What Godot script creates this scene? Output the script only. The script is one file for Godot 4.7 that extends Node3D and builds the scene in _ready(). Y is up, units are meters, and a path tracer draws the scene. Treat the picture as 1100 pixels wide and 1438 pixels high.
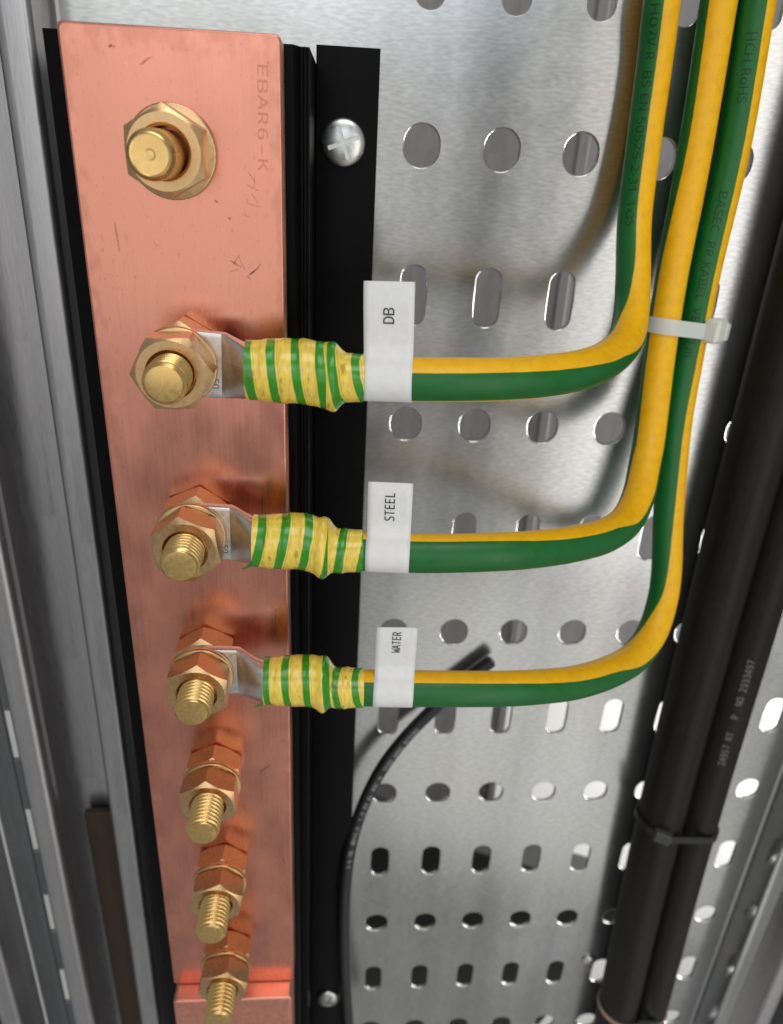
extends Node3D
# All shapes are laid out in millimetres and written to the meshes in metres.
# x right, y up along the copper bar, z out of the perforated panel towards the viewer.

const S := 0.001
var rng := RandomNumberGenerator.new()
var M := {}

# ---------------------------------------------------------------- mesh building
class Geo:
	var st := SurfaceTool.new()
	func _init():
		st.begin(Mesh.PRIMITIVE_TRIANGLES)
	func grp(i: int):
		st.set_smooth_group(i)
	func v(p: Vector3, uv: Vector2):
		st.set_uv(uv)
		st.add_vertex(p * 0.001)
	func tri(a: Vector3, b: Vector3, c: Vector3, out: Vector3, ua := Vector2.ZERO, ub := Vector2.ZERO, uc := Vector2.ZERO):
		var n := (c - a).cross(b - a)
		if n.length_squared() < 1e-14:
			return
		v(a, ua)
		if n.dot(out) >= 0.0:
			v(b, ub)
			v(c, uc)
		else:
			v(c, uc)
			v(b, ub)
	func quad(a: Vector3, b: Vector3, c: Vector3, d: Vector3, out: Vector3, ua := Vector2.ZERO, ub := Vector2.ZERO, uc := Vector2.ZERO, ud := Vector2.ZERO):
		tri(a, b, c, out, ua, ub, uc)
		tri(a, c, d, out, ua, uc, ud)
	func done() -> ArrayMesh:
		st.generate_normals()
		return st.commit()


func box(g: Geo, lo: Vector3, hi: Vector3, b := 0.4, uvs := 0.02):
	# a box with chamfered edges
	var c := (lo + hi) / 2.0
	var h := (hi - lo) / 2.0
	g.grp(-1)
	var P := func(sx, sy, sz, ax) -> Vector3:
		var q := Vector3(sx * h.x, sy * h.y, sz * h.z)
		if ax != 0: q.x -= sx * b
		if ax != 1: q.y -= sy * b
		if ax != 2: q.z -= sz * b
		return c + q
	for s in [-1, 1]:
		var l := [[-1, -1], [1, -1], [1, 1], [-1, 1]]
		var fx := []; var fy := []; var fz := []
		for k in l:
			fx.append(P.call(s, k[0], k[1], 0)); fy.append(P.call(k[0], s, k[1], 1)); fz.append(P.call(k[0], k[1], s, 2))
		g.quad(fx[0], fx[1], fx[2], fx[3], Vector3(s, 0, 0), Vector2(fx[0].y, fx[0].z) * uvs, Vector2(fx[1].y, fx[1].z) * uvs, Vector2(fx[2].y, fx[2].z) * uvs, Vector2(fx[3].y, fx[3].z) * uvs)
		g.quad(fy[0], fy[1], fy[2], fy[3], Vector3(0, s, 0), Vector2(fy[0].x, fy[0].z) * uvs, Vector2(fy[1].x, fy[1].z) * uvs, Vector2(fy[2].x, fy[2].z) * uvs, Vector2(fy[3].x, fy[3].z) * uvs)
		g.quad(fz[0], fz[1], fz[2], fz[3], Vector3(0, 0, s), Vector2(fz[0].x, fz[0].y) * uvs, Vector2(fz[1].x, fz[1].y) * uvs, Vector2(fz[2].x, fz[2].y) * uvs, Vector2(fz[3].x, fz[3].y) * uvs)
		for t in [-1, 1]:
			g.quad(P.call(s, t, -1, 0), P.call(s, t, 1, 0), P.call(s, t, 1, 1), P.call(s, t, -1, 1), Vector3(s, t, 0))
			g.quad(P.call(s, -1, t, 0), P.call(s, 1, t, 0), P.call(s, 1, t, 2), P.call(s, -1, t, 2), Vector3(s, 0, t))
			g.quad(P.call(-1, s, t, 1), P.call(1, s, t, 1), P.call(1, s, t, 2), P.call(-1, s, t, 2), Vector3(0, s, t))
			for w in [-1, 1]:
				g.tri(P.call(s, t, w, 0), P.call(s, t, w, 1), P.call(s, t, w, 2), Vector3(s, t, w))


func lathe(g: Geo, prof: Array, at: Vector3, n := 48, crease := 35.0):
	# prof: Vector2(radius, z) list turned about the z axis through at
	var gid := 1
	for i in prof.size() - 1:
		var p: Vector2 = prof[i]
		var q: Vector2 = prof[i + 1]
		if i > 0:
			var o: Vector2 = prof[i - 1]
			if rad_to_deg(absf((p - o).angle_to(q - p))) > crease:
				gid += 1
		g.grp(gid)
		var nd := Vector2(q.y - p.y, -(q.x - p.x))
		for k in n:
			var a := TAU * k / n
			var b := TAU * ((k + 1) % n) / n
			var ca := Vector3(cos(a), sin(a), 0)
			var cb := Vector3(cos(b), sin(b), 0)
			var m := (ca + cb).normalized()
			var out := m * nd.x + Vector3(0, 0, nd.y)
			g.quad(at + ca * p.x + Vector3(0, 0, p.y), at + cb * p.x + Vector3(0, 0, p.y), at + cb * q.x + Vector3(0, 0, q.y), at + ca * q.x + Vector3(0, 0, q.y), out,
				Vector2(float(k) / n, p.y * .05), Vector2(float(k + 1) / n, p.y * .05), Vector2(float(k + 1) / n, q.y * .05), Vector2(float(k) / n, q.y * .05))


func hex_nut(g: Geo, at: Vector3, af: float, h: float, bore: float, rot: float):
	var n := 60
	var rc := af / 2.0 * 0.945
	var rh := func(k: int) -> float:
		var a := fposmod(360.0 * k / n, 60.0) - 30.0
		return af / 2.0 / cos(deg_to_rad(a))
	for k in n:
		var j := (k + 1) % n
		var a := deg_to_rad(rot) + TAU * k / n
		var b := deg_to_rad(rot) + TAU * j / n
		var ca := Vector3(cos(a), sin(a), 0)
		var cb := Vector3(cos(b), sin(b), 0)
		var ra: float = rh.call(k)
		var rb: float = rh.call(j)
		var za := maxf(0.0, ra - rc) * 0.62
		var zb := maxf(0.0, rb - rc) * 0.62
		var up := Vector3(0, 0, 1)
		g.grp(1)
		g.quad(at + ca * (bore + .7) + up * h, at + cb * (bore + .7) + up * h, at + cb * rc + up * h, at + ca * rc + up * h, up)
		g.grp(2)
		g.quad(at + ca * rc + up * h, at + cb * rc + up * h, at + cb * rb + up * (h - zb), at + ca * ra + up * (h - za), up + ca)
		g.grp(10 + k / 10)
		g.quad(at + ca * ra + up * (h - za), at + cb * rb + up * (h - zb), at + cb * rb + up * zb, at + ca * ra + up * za, ca + cb)
		g.grp(3)
		g.quad(at + ca * rc, at + cb * rc, at + cb * rb + up * zb, at + ca * ra + up * za, ca - up)
		g.grp(4)
		g.quad(at + ca * (bore + .7) + up * h, at + cb * (bore + .7) + up * h, at + cb * bore + up * (h - .7), at + ca * bore + up * (h - .7), up - ca)
		g.grp(5)
		g.quad(at + ca * bore + up * (h - .7), at + cb * bore + up * (h - .7), at + cb * bore, at + ca * bore, -ca)
		g.grp(6)
		g.quad(at + ca * bore, at + cb * bore, at + cb * rc, at + ca * rc, -up)


func threaded_rod(g: Geo, at: Vector3, r: float, z0: float, z1: float, pitch: float, depth: float):
	var n := 44
	var dz := pitch / 8.0
	var rows := int((z1 - z0) / dz)
	var pts := []
	for i in rows + 1:
		var z := z0 + (z1 - z0) * i / rows
		var ring := []
		for k in n:
			var f := fposmod(z / pitch - float(k) / n, 1.0)
			var t := absf(f * 2.0 - 1.0)
			t = clampf((t - .12) / .72, 0.0, 1.0)
			var rr := minf(r - depth * t, r - depth * 1.25 + (z1 - z) * 0.9)
			ring.append(at + Vector3(cos(TAU * k / n) * rr, sin(TAU * k / n) * rr, z))
		pts.append(ring)
	g.grp(1)
	for i in rows:
		for k in n:
			var j := (k + 1) % n
			g.quad(pts[i][k], pts[i][j], pts[i + 1][j], pts[i + 1][k], pts[i][k] - at - Vector3(0, 0, pts[i][k].z - at.z))
	g.grp(2)
	var c := at + Vector3(0, 0, z1 + .12)
	for k in n:
		var a: Vector3 = pts[rows][k]
		var b: Vector3 = pts[rows][(k + 1) % n]
		var ai := a.lerp(c, .25) + Vector3(0, 0, .12)
		var bi := b.lerp(c, .25) + Vector3(0, 0, .12)
		g.quad(a, b, bi, ai, Vector3(0, 0, 1))
		g.tri(ai, bi, c, Vector3(0, 0, 1))


func catmull(p: Array, i: int, t: float):
	var a = p[maxi(i - 1, 0)]
	var b = p[i]
	var c = p[mini(i + 1, p.size() - 1)]
	var d = p[mini(i + 2, p.size() - 1)]
	return (b * 2.0 + (c - a) * t + (a * 2.0 - b * 5.0 + c * 4.0 - d) * t * t + (b * 3.0 - a - c * 3.0 + d) * t * t * t) * 0.5


class Track:
	var pos := []
	var phi := []
	var dist := []
	var T := []
	var N := []
	var B := []
	func at(s: float) -> Dictionary:
		var i := 0
		while i < dist.size() - 2 and dist[i + 1] < s:
			i += 1
		var f: float = clampf((s - dist[i]) / maxf(dist[i + 1] - dist[i], 1e-6), -1.0, 2.0)
		return {"p": pos[i].lerp(pos[i + 1], f), "n": N[i].lerp(N[i + 1], f).normalized(), "b": B[i].lerp(B[i + 1], f).normalized(), "t": T[i].lerp(T[i + 1], f).normalized(), "phi": lerpf(phi[i], phi[i + 1], f)}
	func nearest(p: Vector3) -> float:
		var best := 1e9
		var s := 0.0
		for i in pos.size():
			var d: float = pos[i].distance_to(p)
			if d < best:
				best = d
				s = dist[i]
		return s


func track(cp: Array, sub := 12) -> Track:
	# cp: Vector4(x, y, z, angle of the stripe from the front in degrees)
	var t := Track.new()
	for i in cp.size() - 1:
		for k in sub + (1 if i == cp.size() - 2 else 0):
			var q = catmull(cp, i, float(k) / sub)
			t.pos.append(Vector3(q.x, q.y, q.z))
			t.phi.append(deg_to_rad(q.w))
	var s := 0.0
	for i in t.pos.size():
		if i > 0:
			s += t.pos[i].distance_to(t.pos[i - 1])
		t.dist.append(s)
		var d: Vector3 = (t.pos[mini(i + 1, t.pos.size() - 1)] - t.pos[maxi(i - 1, 0)]).normalized()
		var nn := (Vector3(0, 0, 1) - d * d.z).normalized()
		t.T.append(d)
		t.N.append(nn)
		t.B.append(d.cross(nn))
	return t


func tube(g: Geo, t: Track, r: float, n := 40, vlen := 60.0, caps := true):
	g.grp(1)
	var rings := []
	for i in t.pos.size():
		var ring := []
		for k in n:
			var a := TAU * k / n
			ring.append(t.pos[i] + (t.N[i] * cos(a) + t.B[i] * sin(a)) * r)
		rings.append(ring)
	for i in t.pos.size() - 1:
		for k in n:
			var j := (k + 1) % n
			var u0: float = float(k) / n + .5
			var u1: float = float(k + 1) / n + .5
			var pa: float = t.phi[i] / TAU
			var pb: float = t.phi[i + 1] / TAU
			g.quad(rings[i][k], rings[i][j], rings[i + 1][j], rings[i + 1][k], rings[i][k] - t.pos[i] + rings[i][j] - t.pos[i],
				Vector2(u0 - pa, t.dist[i] / vlen), Vector2(u1 - pa, t.dist[i] / vlen), Vector2(u1 - pb, t.dist[i + 1] / vlen), Vector2(u0 - pb, t.dist[i + 1] / vlen))
	if caps:
		g.grp(2)
		for e in [0, t.pos.size() - 1]:
			var out: Vector3 = t.T[e] * (-1.0 if e == 0 else 1.0)
			for k in n:
				g.tri(t.pos[e], rings[e][k], rings[e][(k + 1) % n], out)


func extrude(g: Geo, poly: PackedVector2Array, y0: float, y1: float, uvs := 0.02):
	# poly in (x, z); drawn out along y
	var n := poly.size()
	var area := 0.0
	for i in n:
		area += poly[i].cross(poly[(i + 1) % n])
	var sgn := signf(area)
	var gid := 1
	var run := 0.0
	for i in n:
		var p := poly[i]
		var q := poly[(i + 1) % n]
		var o := poly[(i + n - 1) % n]
		if rad_to_deg(absf((p - o).angle_to(q - p))) > 50.0:
			gid += 1
		g.grp(gid)
		var d := (q - p)
		var out := Vector3(d.y, 0, -d.x) * sgn
		var l := d.length()
		g.quad(Vector3(p.x, y0, p.y), Vector3(q.x, y0, q.y), Vector3(q.x, y1, q.y), Vector3(p.x, y1, p.y), out,
			Vector2(run, y0) * uvs, Vector2(run + l, y0) * uvs, Vector2(run + l, y1) * uvs, Vector2(run, y1) * uvs)
		run += l
	var ids := Geometry2D.triangulate_polygon(poly)
	g.grp(-1)
	for i in range(0, ids.size(), 3):
		for y in [y0, y1]:
			g.tri(Vector3(poly[ids[i]].x, y, poly[ids[i]].y), Vector3(poly[ids[i + 1]].x, y, poly[ids[i + 1]].y), Vector3(poly[ids[i + 2]].x, y, poly[ids[i + 2]].y), Vector3(0, -1 if y == y0 else 1, 0))


func strip_profile(line: PackedVector2Array, thick: float) -> PackedVector2Array:
	return Geometry2D.offset_polyline(line, thick / 2.0, Geometry2D.JOIN_ROUND, Geometry2D.END_BUTT)[0]


func rounded(poly: PackedVector2Array, r: float, n := 5) -> PackedVector2Array:
	var out := PackedVector2Array()
	var c := poly.size()
	for i in c:
		var p := poly[i]
		var a := p + (poly[(i + c - 1) % c] - p).normalized() * r
		var b := p + (poly[(i + 1) % c] - p).normalized() * r
		for k in n + 1:
			var t := float(k) / n
			out.append(a.lerp(p, t).lerp(p.lerp(b, t), t))
	return out


func lettering(txt: String, fnt: String, cap: float, stretch := 1.0, weight := 400) -> Array:
	# triangles of a line of writing, centred, capitals cap millimetres high, about 0.08 mm thick
	var f := SystemFont.new()
	f.font_names = PackedStringArray([fnt])
	f.font_weight = weight
	var tm := TextMesh.new()
	tm.font = f
	tm.font_size = 64
	tm.pixel_size = 1.0
	tm.depth = 1.0
	tm.curve_step = 4.0
	tm.text = "H"
	var hb := tm.get_aabb()
	tm.text = txt
	var k := cap / hb.size.y
	var off := hb.position.y + hb.size.y / 2.0
	var arr := tm.get_mesh_arrays()
	var vs: PackedVector3Array = arr[Mesh.ARRAY_VERTEX]
	var idx: PackedInt32Array = arr[Mesh.ARRAY_INDEX]
	var out := []
	for i in idx:
		var q := vs[i]
		out.append(Vector3(q.x * k * stretch, (q.y - off) * k, .05 if q.z > 0.0 else 0.0))
	return out


func write_flat(txt: String, fnt: String, cap: float, stretch: float, xf: Transform3D, weight := 400) -> ArrayMesh:
	var t := lettering(txt, fnt, cap, stretch, weight)
	var g := Geo.new()
	g.grp(-1)
	for i in range(0, t.size(), 3):
		g.tri(xf * t[i], xf * t[i + 1], xf * t[i + 2], xf.basis * (t[i + 2] - t[i]).cross(t[i + 1] - t[i]))
	return g.done()


func split_small(t: Array, most: float) -> Array:
	# cuts triangles at their longest edge until none is longer than most, so that they can follow a curve
	var todo := t.duplicate()
	var out := []
	while todo.size() >= 3:
		var c: Vector3 = todo.pop_back()
		var b: Vector3 = todo.pop_back()
		var a: Vector3 = todo.pop_back()
		var ab := a.distance_to(b)
		var bc := b.distance_to(c)
		var ca := c.distance_to(a)
		if maxf(ab, maxf(bc, ca)) <= most:
			out.append_array([a, b, c])
		elif ab >= bc and ab >= ca:
			todo.append_array([a, (a + b) / 2, c, (a + b) / 2, b, c])
		elif bc >= ca:
			todo.append_array([a, b, (b + c) / 2, a, (b + c) / 2, c])
		else:
			todo.append_array([a, b, (a + c) / 2, (a + c) / 2, b, c])
	return out


func write_round(txt: String, fnt: String, cap: float, stretch: float, tr: Track, r: float, s_mid: float, ang: float, flip: float, weight := 400) -> ArrayMesh:
	# writing laid on a cable: x runs along the track (flip -1: against it), the letters stand across it
	var t := split_small(lettering(txt, fnt, cap, stretch, weight), .7)
	var g := Geo.new()
	g.grp(-1)
	var P := func(q: Vector3) -> Vector3:
		var o := tr.at(s_mid + q.x * flip)
		var a: float = deg_to_rad(ang) - q.y / r * flip
		return o.p + (o.n * cos(a) + o.b * sin(a)) * (r + .02 + q.z * .6)
	for i in range(0, t.size(), 3):
		var a: Vector3 = P.call(t[i])
		var b: Vector3 = P.call(t[i + 1])
		var c: Vector3 = P.call(t[i + 2])
		var o := tr.at(s_mid + t[i].x * flip)
		g.tri(a, b, c, a - o.p)
	return g.done()


# ---------------------------------------------------------------- scene bookkeeping
var taken := {}
func numbered(called: String) -> String:
	var n: int = taken.get(called, 0)
	taken[called] = n + 1
	return called if n == 0 else "%s_%03d" % [called, n]

func tag(o: Node3D, label: String, category: String, group := "", kind := "") -> Node3D:
	o.set_meta("label", label)
	if category: o.set_meta("category", category)
	if group: o.set_meta("group", group)
	if kind: o.set_meta("kind", kind)
	return o

func thing(called: String, label: String, category: String, group := "", at := Vector3.ZERO) -> Node3D:
	var o := Node3D.new()
	o.name = numbered(called)
	o.position = at * S
	add_child(o, true)
	return tag(o, label, category, group)

func obj(called: String, mesh: Mesh, mat: Material, parent: Node = null, at := Vector3.ZERO) -> MeshInstance3D:
	var o := MeshInstance3D.new()
	o.name = called if parent else numbered(called)
	o.mesh = mesh
	o.material_override = mat
	o.position = at * S
	(parent if parent else self).add_child(o, true)
	return o


# ---------------------------------------------------------------- materials
func noise(seed_: int, freq: float, oct := 4, type := FastNoiseLite.TYPE_SIMPLEX_SMOOTH) -> FastNoiseLite:
	var n := FastNoiseLite.new()
	n.seed = seed_
	n.frequency = freq
	n.noise_type = type
	n.fractal_octaves = oct
	return n

func noise_bytes(seed_: int, freq: float, w: int, h: int, gw: int, gh: int, oct := 4) -> PackedByteArray:
	# noise made at gw x gh and stretched to w x h, which draws it out into streaks
	var im := noise(seed_, freq, oct).get_image(gw, gh, false, false, true)
	im.resize(w, h, Image.INTERPOLATE_CUBIC)
	im.convert(Image.FORMAT_L8)
	return im.get_data()

func img(w: int, h: int, data: PackedByteArray, fmt := Image.FORMAT_RGB8) -> ImageTexture:
	return ImageTexture.create_from_image(Image.create_from_data(w, h, false, fmt, data))

func std(color: Color, rough: float, metal := 0.0) -> StandardMaterial3D:
	var m := StandardMaterial3D.new()
	m.albedo_color = color
	m.roughness = rough
	m.metallic = metal
	return m

func put_px(d: PackedByteArray, i: int, c: Color):
	d[i * 3] = clampi(int(c.r * 255.0), 0, 255)
	d[i * 3 + 1] = clampi(int(c.g * 255.0), 0, 255)
	d[i * 3 + 2] = clampi(int(c.b * 255.0), 0, 255)

func rough_tex(m: StandardMaterial3D, t: Texture2D):
	m.roughness = 1.0
	m.roughness_texture = t
	m.roughness_texture_channel = BaseMaterial3D.TEXTURE_CHANNEL_RED

func make_sheet_steel() -> StandardMaterial3D:
	# galvanised sheet: fine cross-grain dashes, soft long streaks, faint blotches
	var w := 1024
	var h := 2048
	var dash := noise_bytes(3, .30, w, h, 256, 2048, 2)
	var dash2 := noise_bytes(4, .05, w, h, 512, 1024, 4)
	var long := noise_bytes(5, .02, w, h, 512, 64, 4)
	var blot := noise_bytes(6, .012, w, h, 256, 512, 5)
	var spk := noise_bytes(7, .35, w, h, 1024, 2048, 2)
	var col := PackedByteArray(); col.resize(w * h * 3)
	var hgt := PackedByteArray(); hgt.resize(w * h)
	var rgh := PackedByteArray(); rgh.resize(w * h)
	for i in w * h:
		var a := dash[i] - 128
		var b := dash2[i] - 128
		var l := long[i] - 128
		var o := blot[i] - 128
		var k := spk[i]
		var v := 190 + a * .11 + b * .02 + l * .09 + o * .03
		if k > 214: v += (k - 214) * .9
		elif k < 36: v -= (36 - k) * .9
		col[i * 3] = clampi(int(v), 0, 255)
		col[i * 3 + 1] = clampi(int(v + 1), 0, 255)
		col[i * 3 + 2] = clampi(int(v + o * .03), 0, 255)
		hgt[i] = clampi(int(128 + a * .4 + b * .06 + (k - 128) * .12), 0, 255)
		rgh[i] = clampi(int(54 + o * .06 + l * .08 + b * .04), 0, 255)
	var m := std(Color.WHITE, 1.0, 0.92)
	m.albedo_texture = img(w, h, col)
	rough_tex(m, img(w, h, rgh, Image.FORMAT_L8))
	m.heightmap_enabled = true
	m.heightmap_texture = img(w, h, hgt, Image.FORMAT_L8)
	m.heightmap_scale = 0.0016
	return m

func make_copper() -> StandardMaterial3D:
	var w := 512
	var h := 2048
	var line := noise_bytes(11, .22, w, h, 512, 24, 3)
	var line2 := noise_bytes(12, .09, w, h, 512, 90, 3)
	var blot := noise_bytes(13, .011, w, h, 256, 1024, 5)
	var spot := noise_bytes(14, .05, w, h, 512, 2048, 4)
	var edge := noise_bytes(15, .02, w, h, 512, 2048, 4)
	var col := PackedByteArray(); col.resize(w * h * 3)
	var rgh := PackedByteArray(); rgh.resize(w * h)
	var hgt := PackedByteArray(); hgt.resize(w * h)
	for y in h:
		for x in w:
			var i := y * w + x
			var a := (line[i] - 128) / 128.0
			var b := (line2[i] - 128) / 128.0
			var o := (blot[i] - 128) / 128.0
			var t := maxf(0.0, (spot[i] - 196) / 80.0)
			var ed := minf(minf(x, w - x) / 26.0, minf(y, h - y) / 26.0)
			var e := clampf(1.0 - ed - (edge[i] - 128) / 90.0, 0.0, 1.0) * .13
			var k := 1.0 + a * .014 + b * .014 + o * .055
			var d := clampf(t * .35 + e, 0.0, .8)
			var c := Color(.905 * k, .625 * k, .545 * k).lerp(Color(.56, .32, .24), d)
			put_px(col, i, c)
			rgh[i] = clampi(int(76 + a * 8 + b * 8 + o * 22 + d * 50), 0, 255)
			hgt[i] = clampi(int(128 + a * 50 + b * 40), 0, 255)
	var im := Image.create_from_data(w, h, false, Image.FORMAT_RGB8, col)
	# scuffs and scratches, in mm from the bar's top left corner: x, y, x2, y2, width, darkness
	var marks := [[11.5, 4.6, 12.1, 4.2, .6, .75], [12.3, 4.7, 12.9, 4.3, .4, .6], [18.2, 7.8, 20.6, 6.2, .45, .4], [19.8, 6.6, 21.4, 6.1, .35, .3], [14.6, 7.3, 15.4, 8.0, .4, -.5],
		[42.0, 53.4, 44.4, 51.6, .45, .85], [44.0, 51.9, 45.2, 50.5, .35, .75], [37.2, 50.0, 40.2, 51.6, .4, .7], [38.0, 51.0, 39.6, 48.6, .35, .6], [39.4, 48.9, 41.0, 52.2, .3, .5], [37.0, 52.8, 39.4, 52.0, .3, .5],
		[41.5, 53.6, 42.4, 54.6, .4, .5], [42.6, 29.0, 44.4, 31.6, .35, .5], [44.2, 29.4, 44.0, 32.6, .35, .45], [42.2, 32.0, 45.2, 33.4, .3, .45], [43.4, 34.0, 44.8, 36.0, .35, .5], [42.0, 36.2, 45.4, 37.0, .3, .4], [40.6, 38.8, 42.6, 39.4, .3, .3],
		[34.0, 36.0, 34.8, 36.3, .5, .45], [30.2, 30.8, 31.0, 31.0, .5, .4], [37.2, 39.8, 37.9, 40.0, .5, .45], [40.6, 16.0, 42.2, 17.6, .3, -.3], [8.6, 42.0, 9.0, 49.0, .6, .3], [11.0, 44.0, 11.2, 47.0, .4, .25],
		[40.0, 224.0, 44.0, 220.5, .5, .6], [41.0, 223.8, 42.0, 225.2, .4, .4], [33.6, 239.0, 33.9, 242.6, .4, .45], [4.0, 126.0, 5.0, 126.6, .5, -.4], [47.6, 268.0, 48.6, 272.0, .5, .4], [24.0, 60.0, 25.0, 62.0, .3, .25], [7.0, 60.0, 7.3, 69.0, .3, .2]]
	for q in marks:
		var a := Vector2(q[0], q[1]) * 10.0
		var b := Vector2(q[2], q[3]) * Vector2(10.0, 10.0)
		a.y *= 2048.0 / 3420.0
		b.y *= 2048.0 / 3420.0
		var steps := int(a.distance_to(b) * 2) + 1
		for s in steps + 1:
			var c := a.lerp(b, float(s) / steps) + Vector2(rng.randf_range(-.7, .7), rng.randf_range(-.5, .5))
			var rr: float = q[4] * 5.0 * (1.0 - .6 * absf(float(s) / steps - .4))
			for yy in range(-3, 4):
				for xx in range(-4, 5):
					if Vector2(xx, yy * 1.67).length() < rr:
						var px := clampi(int(c.x) + xx, 0, w - 1)
						var py := clampi(int(c.y) + yy, 0, h - 1)
						var o := im.get_pixel(px, py)
						im.set_pixel(px, py, o.lerp(Color(.2, .1, .08) if q[5] > 0 else Color(1, .84, .76), absf(q[5]) * .12))
	var m := std(Color.WHITE, 1.0, 1.0)
	m.albedo_texture = ImageTexture.create_from_image(im)
	rough_tex(m, img(w, h, rgh, Image.FORMAT_L8))
	m.heightmap_enabled = true
	m.heightmap_texture = img(w, h, hgt, Image.FORMAT_L8)
	m.heightmap_scale = 0.0007
	m.anisotropy_enabled = true
	m.anisotropy = 0.4
	return m

func make_cable_skin(second: bool) -> StandardMaterial3D:
	var w := 256
	var h := 1024
	var wob := noise(21, .01, 3)
	var dirt := noise_bytes(22, .03, w, h, 256, 440, 5)
	var fleck := noise_bytes(23, .16, w, h, 256, 440, 2)
	var col := PackedByteArray(); col.resize(w * h * 3)
	var rgh := PackedByteArray(); rgh.resize(w * h)
	for y in h:
		var e := 60.0 / 360.0 + wob.get_noise_2d(0, y) * .0015
		for x in w:
			var i := y * w + x
			var u := absf((x + .5) / w - .5)
			var f := clampf((e - u) * w + .5, 0.0, 1.0)
			if second: f = maxf(f, clampf((u - .5 + 33.0 / 360.0) * w + .5, 0.0, 1.0))
			var d := (dirt[i] - 128) / 128.0
			var c := Color(.045, .41, .155).lerp(Color(1.0, .75, .0), f)
			c = c * (1.0 + d * .05)
			if fleck[i] > 226: c = c.lerp(Color(.6, .66, .6), .22)
			elif fleck[i] < 24: c = c.lerp(Color(.15, .12, .05), .3)
			put_px(col, i, c)
			rgh[i] = clampi(int(112 + d * 30), 0, 255)
	var m := std(Color.WHITE, 1.0)
	m.albedo_texture = img(w, h, col)
	rough_tex(m, img(w, h, rgh, Image.FORMAT_L8))
	return m

func make_noisy(c: Color, rough: float, metal: float, seed_: int, amp: float, bump: float, streak := false, tri := 40.0) -> StandardMaterial3D:
	# a plain colour with blotches, wear and fine relief, laid on from three sides
	var w := 512
	var a := noise_bytes(seed_, .015, w, w, 512 if not streak else 512, 512 if not streak else 24, 5)
	var b := noise_bytes(seed_ + 1, .12, w, w, 512, 512 if not streak else 60, 4)
	var col := PackedByteArray(); col.resize(w * w * 3)
	var rgh := PackedByteArray(); rgh.resize(w * w)
	var hg := PackedByteArray(); hg.resize(w * w)
	for i in w * w:
		var k := 1.0 + ((a[i] - 128) / 128.0 + (b[i] - 128) / 160.0) * amp
		put_px(col, i, Color(c.r * k, c.g * k, c.b * k))
		rgh[i] = clampi(int(255.0 * rough * (1.0 + (a[i] - 128) / 128.0 * .22 + (b[i] - 128) / 128.0 * .1)), 0, 255)
		hg[i] = clampi(int(128 + (b[i] - 128) * .8), 0, 255)
	var m := std(Color.WHITE, 1.0, metal)
	m.albedo_texture = img(w, w, col)
	rough_tex(m, img(w, w, rgh, Image.FORMAT_L8))
	if bump > 0.0:
		m.heightmap_enabled = true
		m.heightmap_texture = img(w, w, hg, Image.FORMAT_L8)
		m.heightmap_scale = bump
	m.uv1_triplanar = true
	m.uv1_scale = Vector3.ONE * tri
	return m

func make_tape(seed_: int, period: float, slant: float) -> StandardMaterial3D:
	# u round the wrap, v along it: green and yellow bands of the printed tape, wound on at a slant
	var w := 512
	var h := 512
	var nz := noise(seed_, .012, 3)
	var dirt := noise(seed_ + 1, .03, 5)
	var col := PackedByteArray(); col.resize(w * h * 3)
	for y in h:
		for x in w:
			var u := TAU * x / w
			var v := float(y) / h
			var q := Vector3(cos(u) * 40, sin(u) * 40, y * .8)
			var s := v * period + slant * .22 * sin(u + .4) + nz.get_noise_3dv(q) * .07
			if v > .68: s += .35 + .2 * sin(u * 1.0 + 1.0)
			var f := fposmod(s, 1.0)
			var gr := clampf((.40 - f) * 26.0, 0.0, 1.0) * clampf(f * 26.0, 0.0, 1.0)
			var lap := fposmod(s * 1.0 + .55, 1.0)
			var c := Color(.97, .84, .34).lerp(Color(.19, .58, .11), gr)
			c = c * (1.0 + dirt.get_noise_3dv(q * 2.0) * .12)
			if lap < .03: c = c * .87
			var st := dirt.get_noise_3dv(q * .7 + Vector3(90, 0, 0))
			if st > .33: c = c.lerp(Color(.42, .32, .18), minf((st - .33) * 2.2, .4))
			put_px(col, y * w + x, c)
	var m := std(Color.WHITE, .27)
	m.albedo_texture = img(w, h, col)
	m.clearcoat_enabled = true
	m.clearcoat = .4
	m.clearcoat_roughness = .2
	return m


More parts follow.
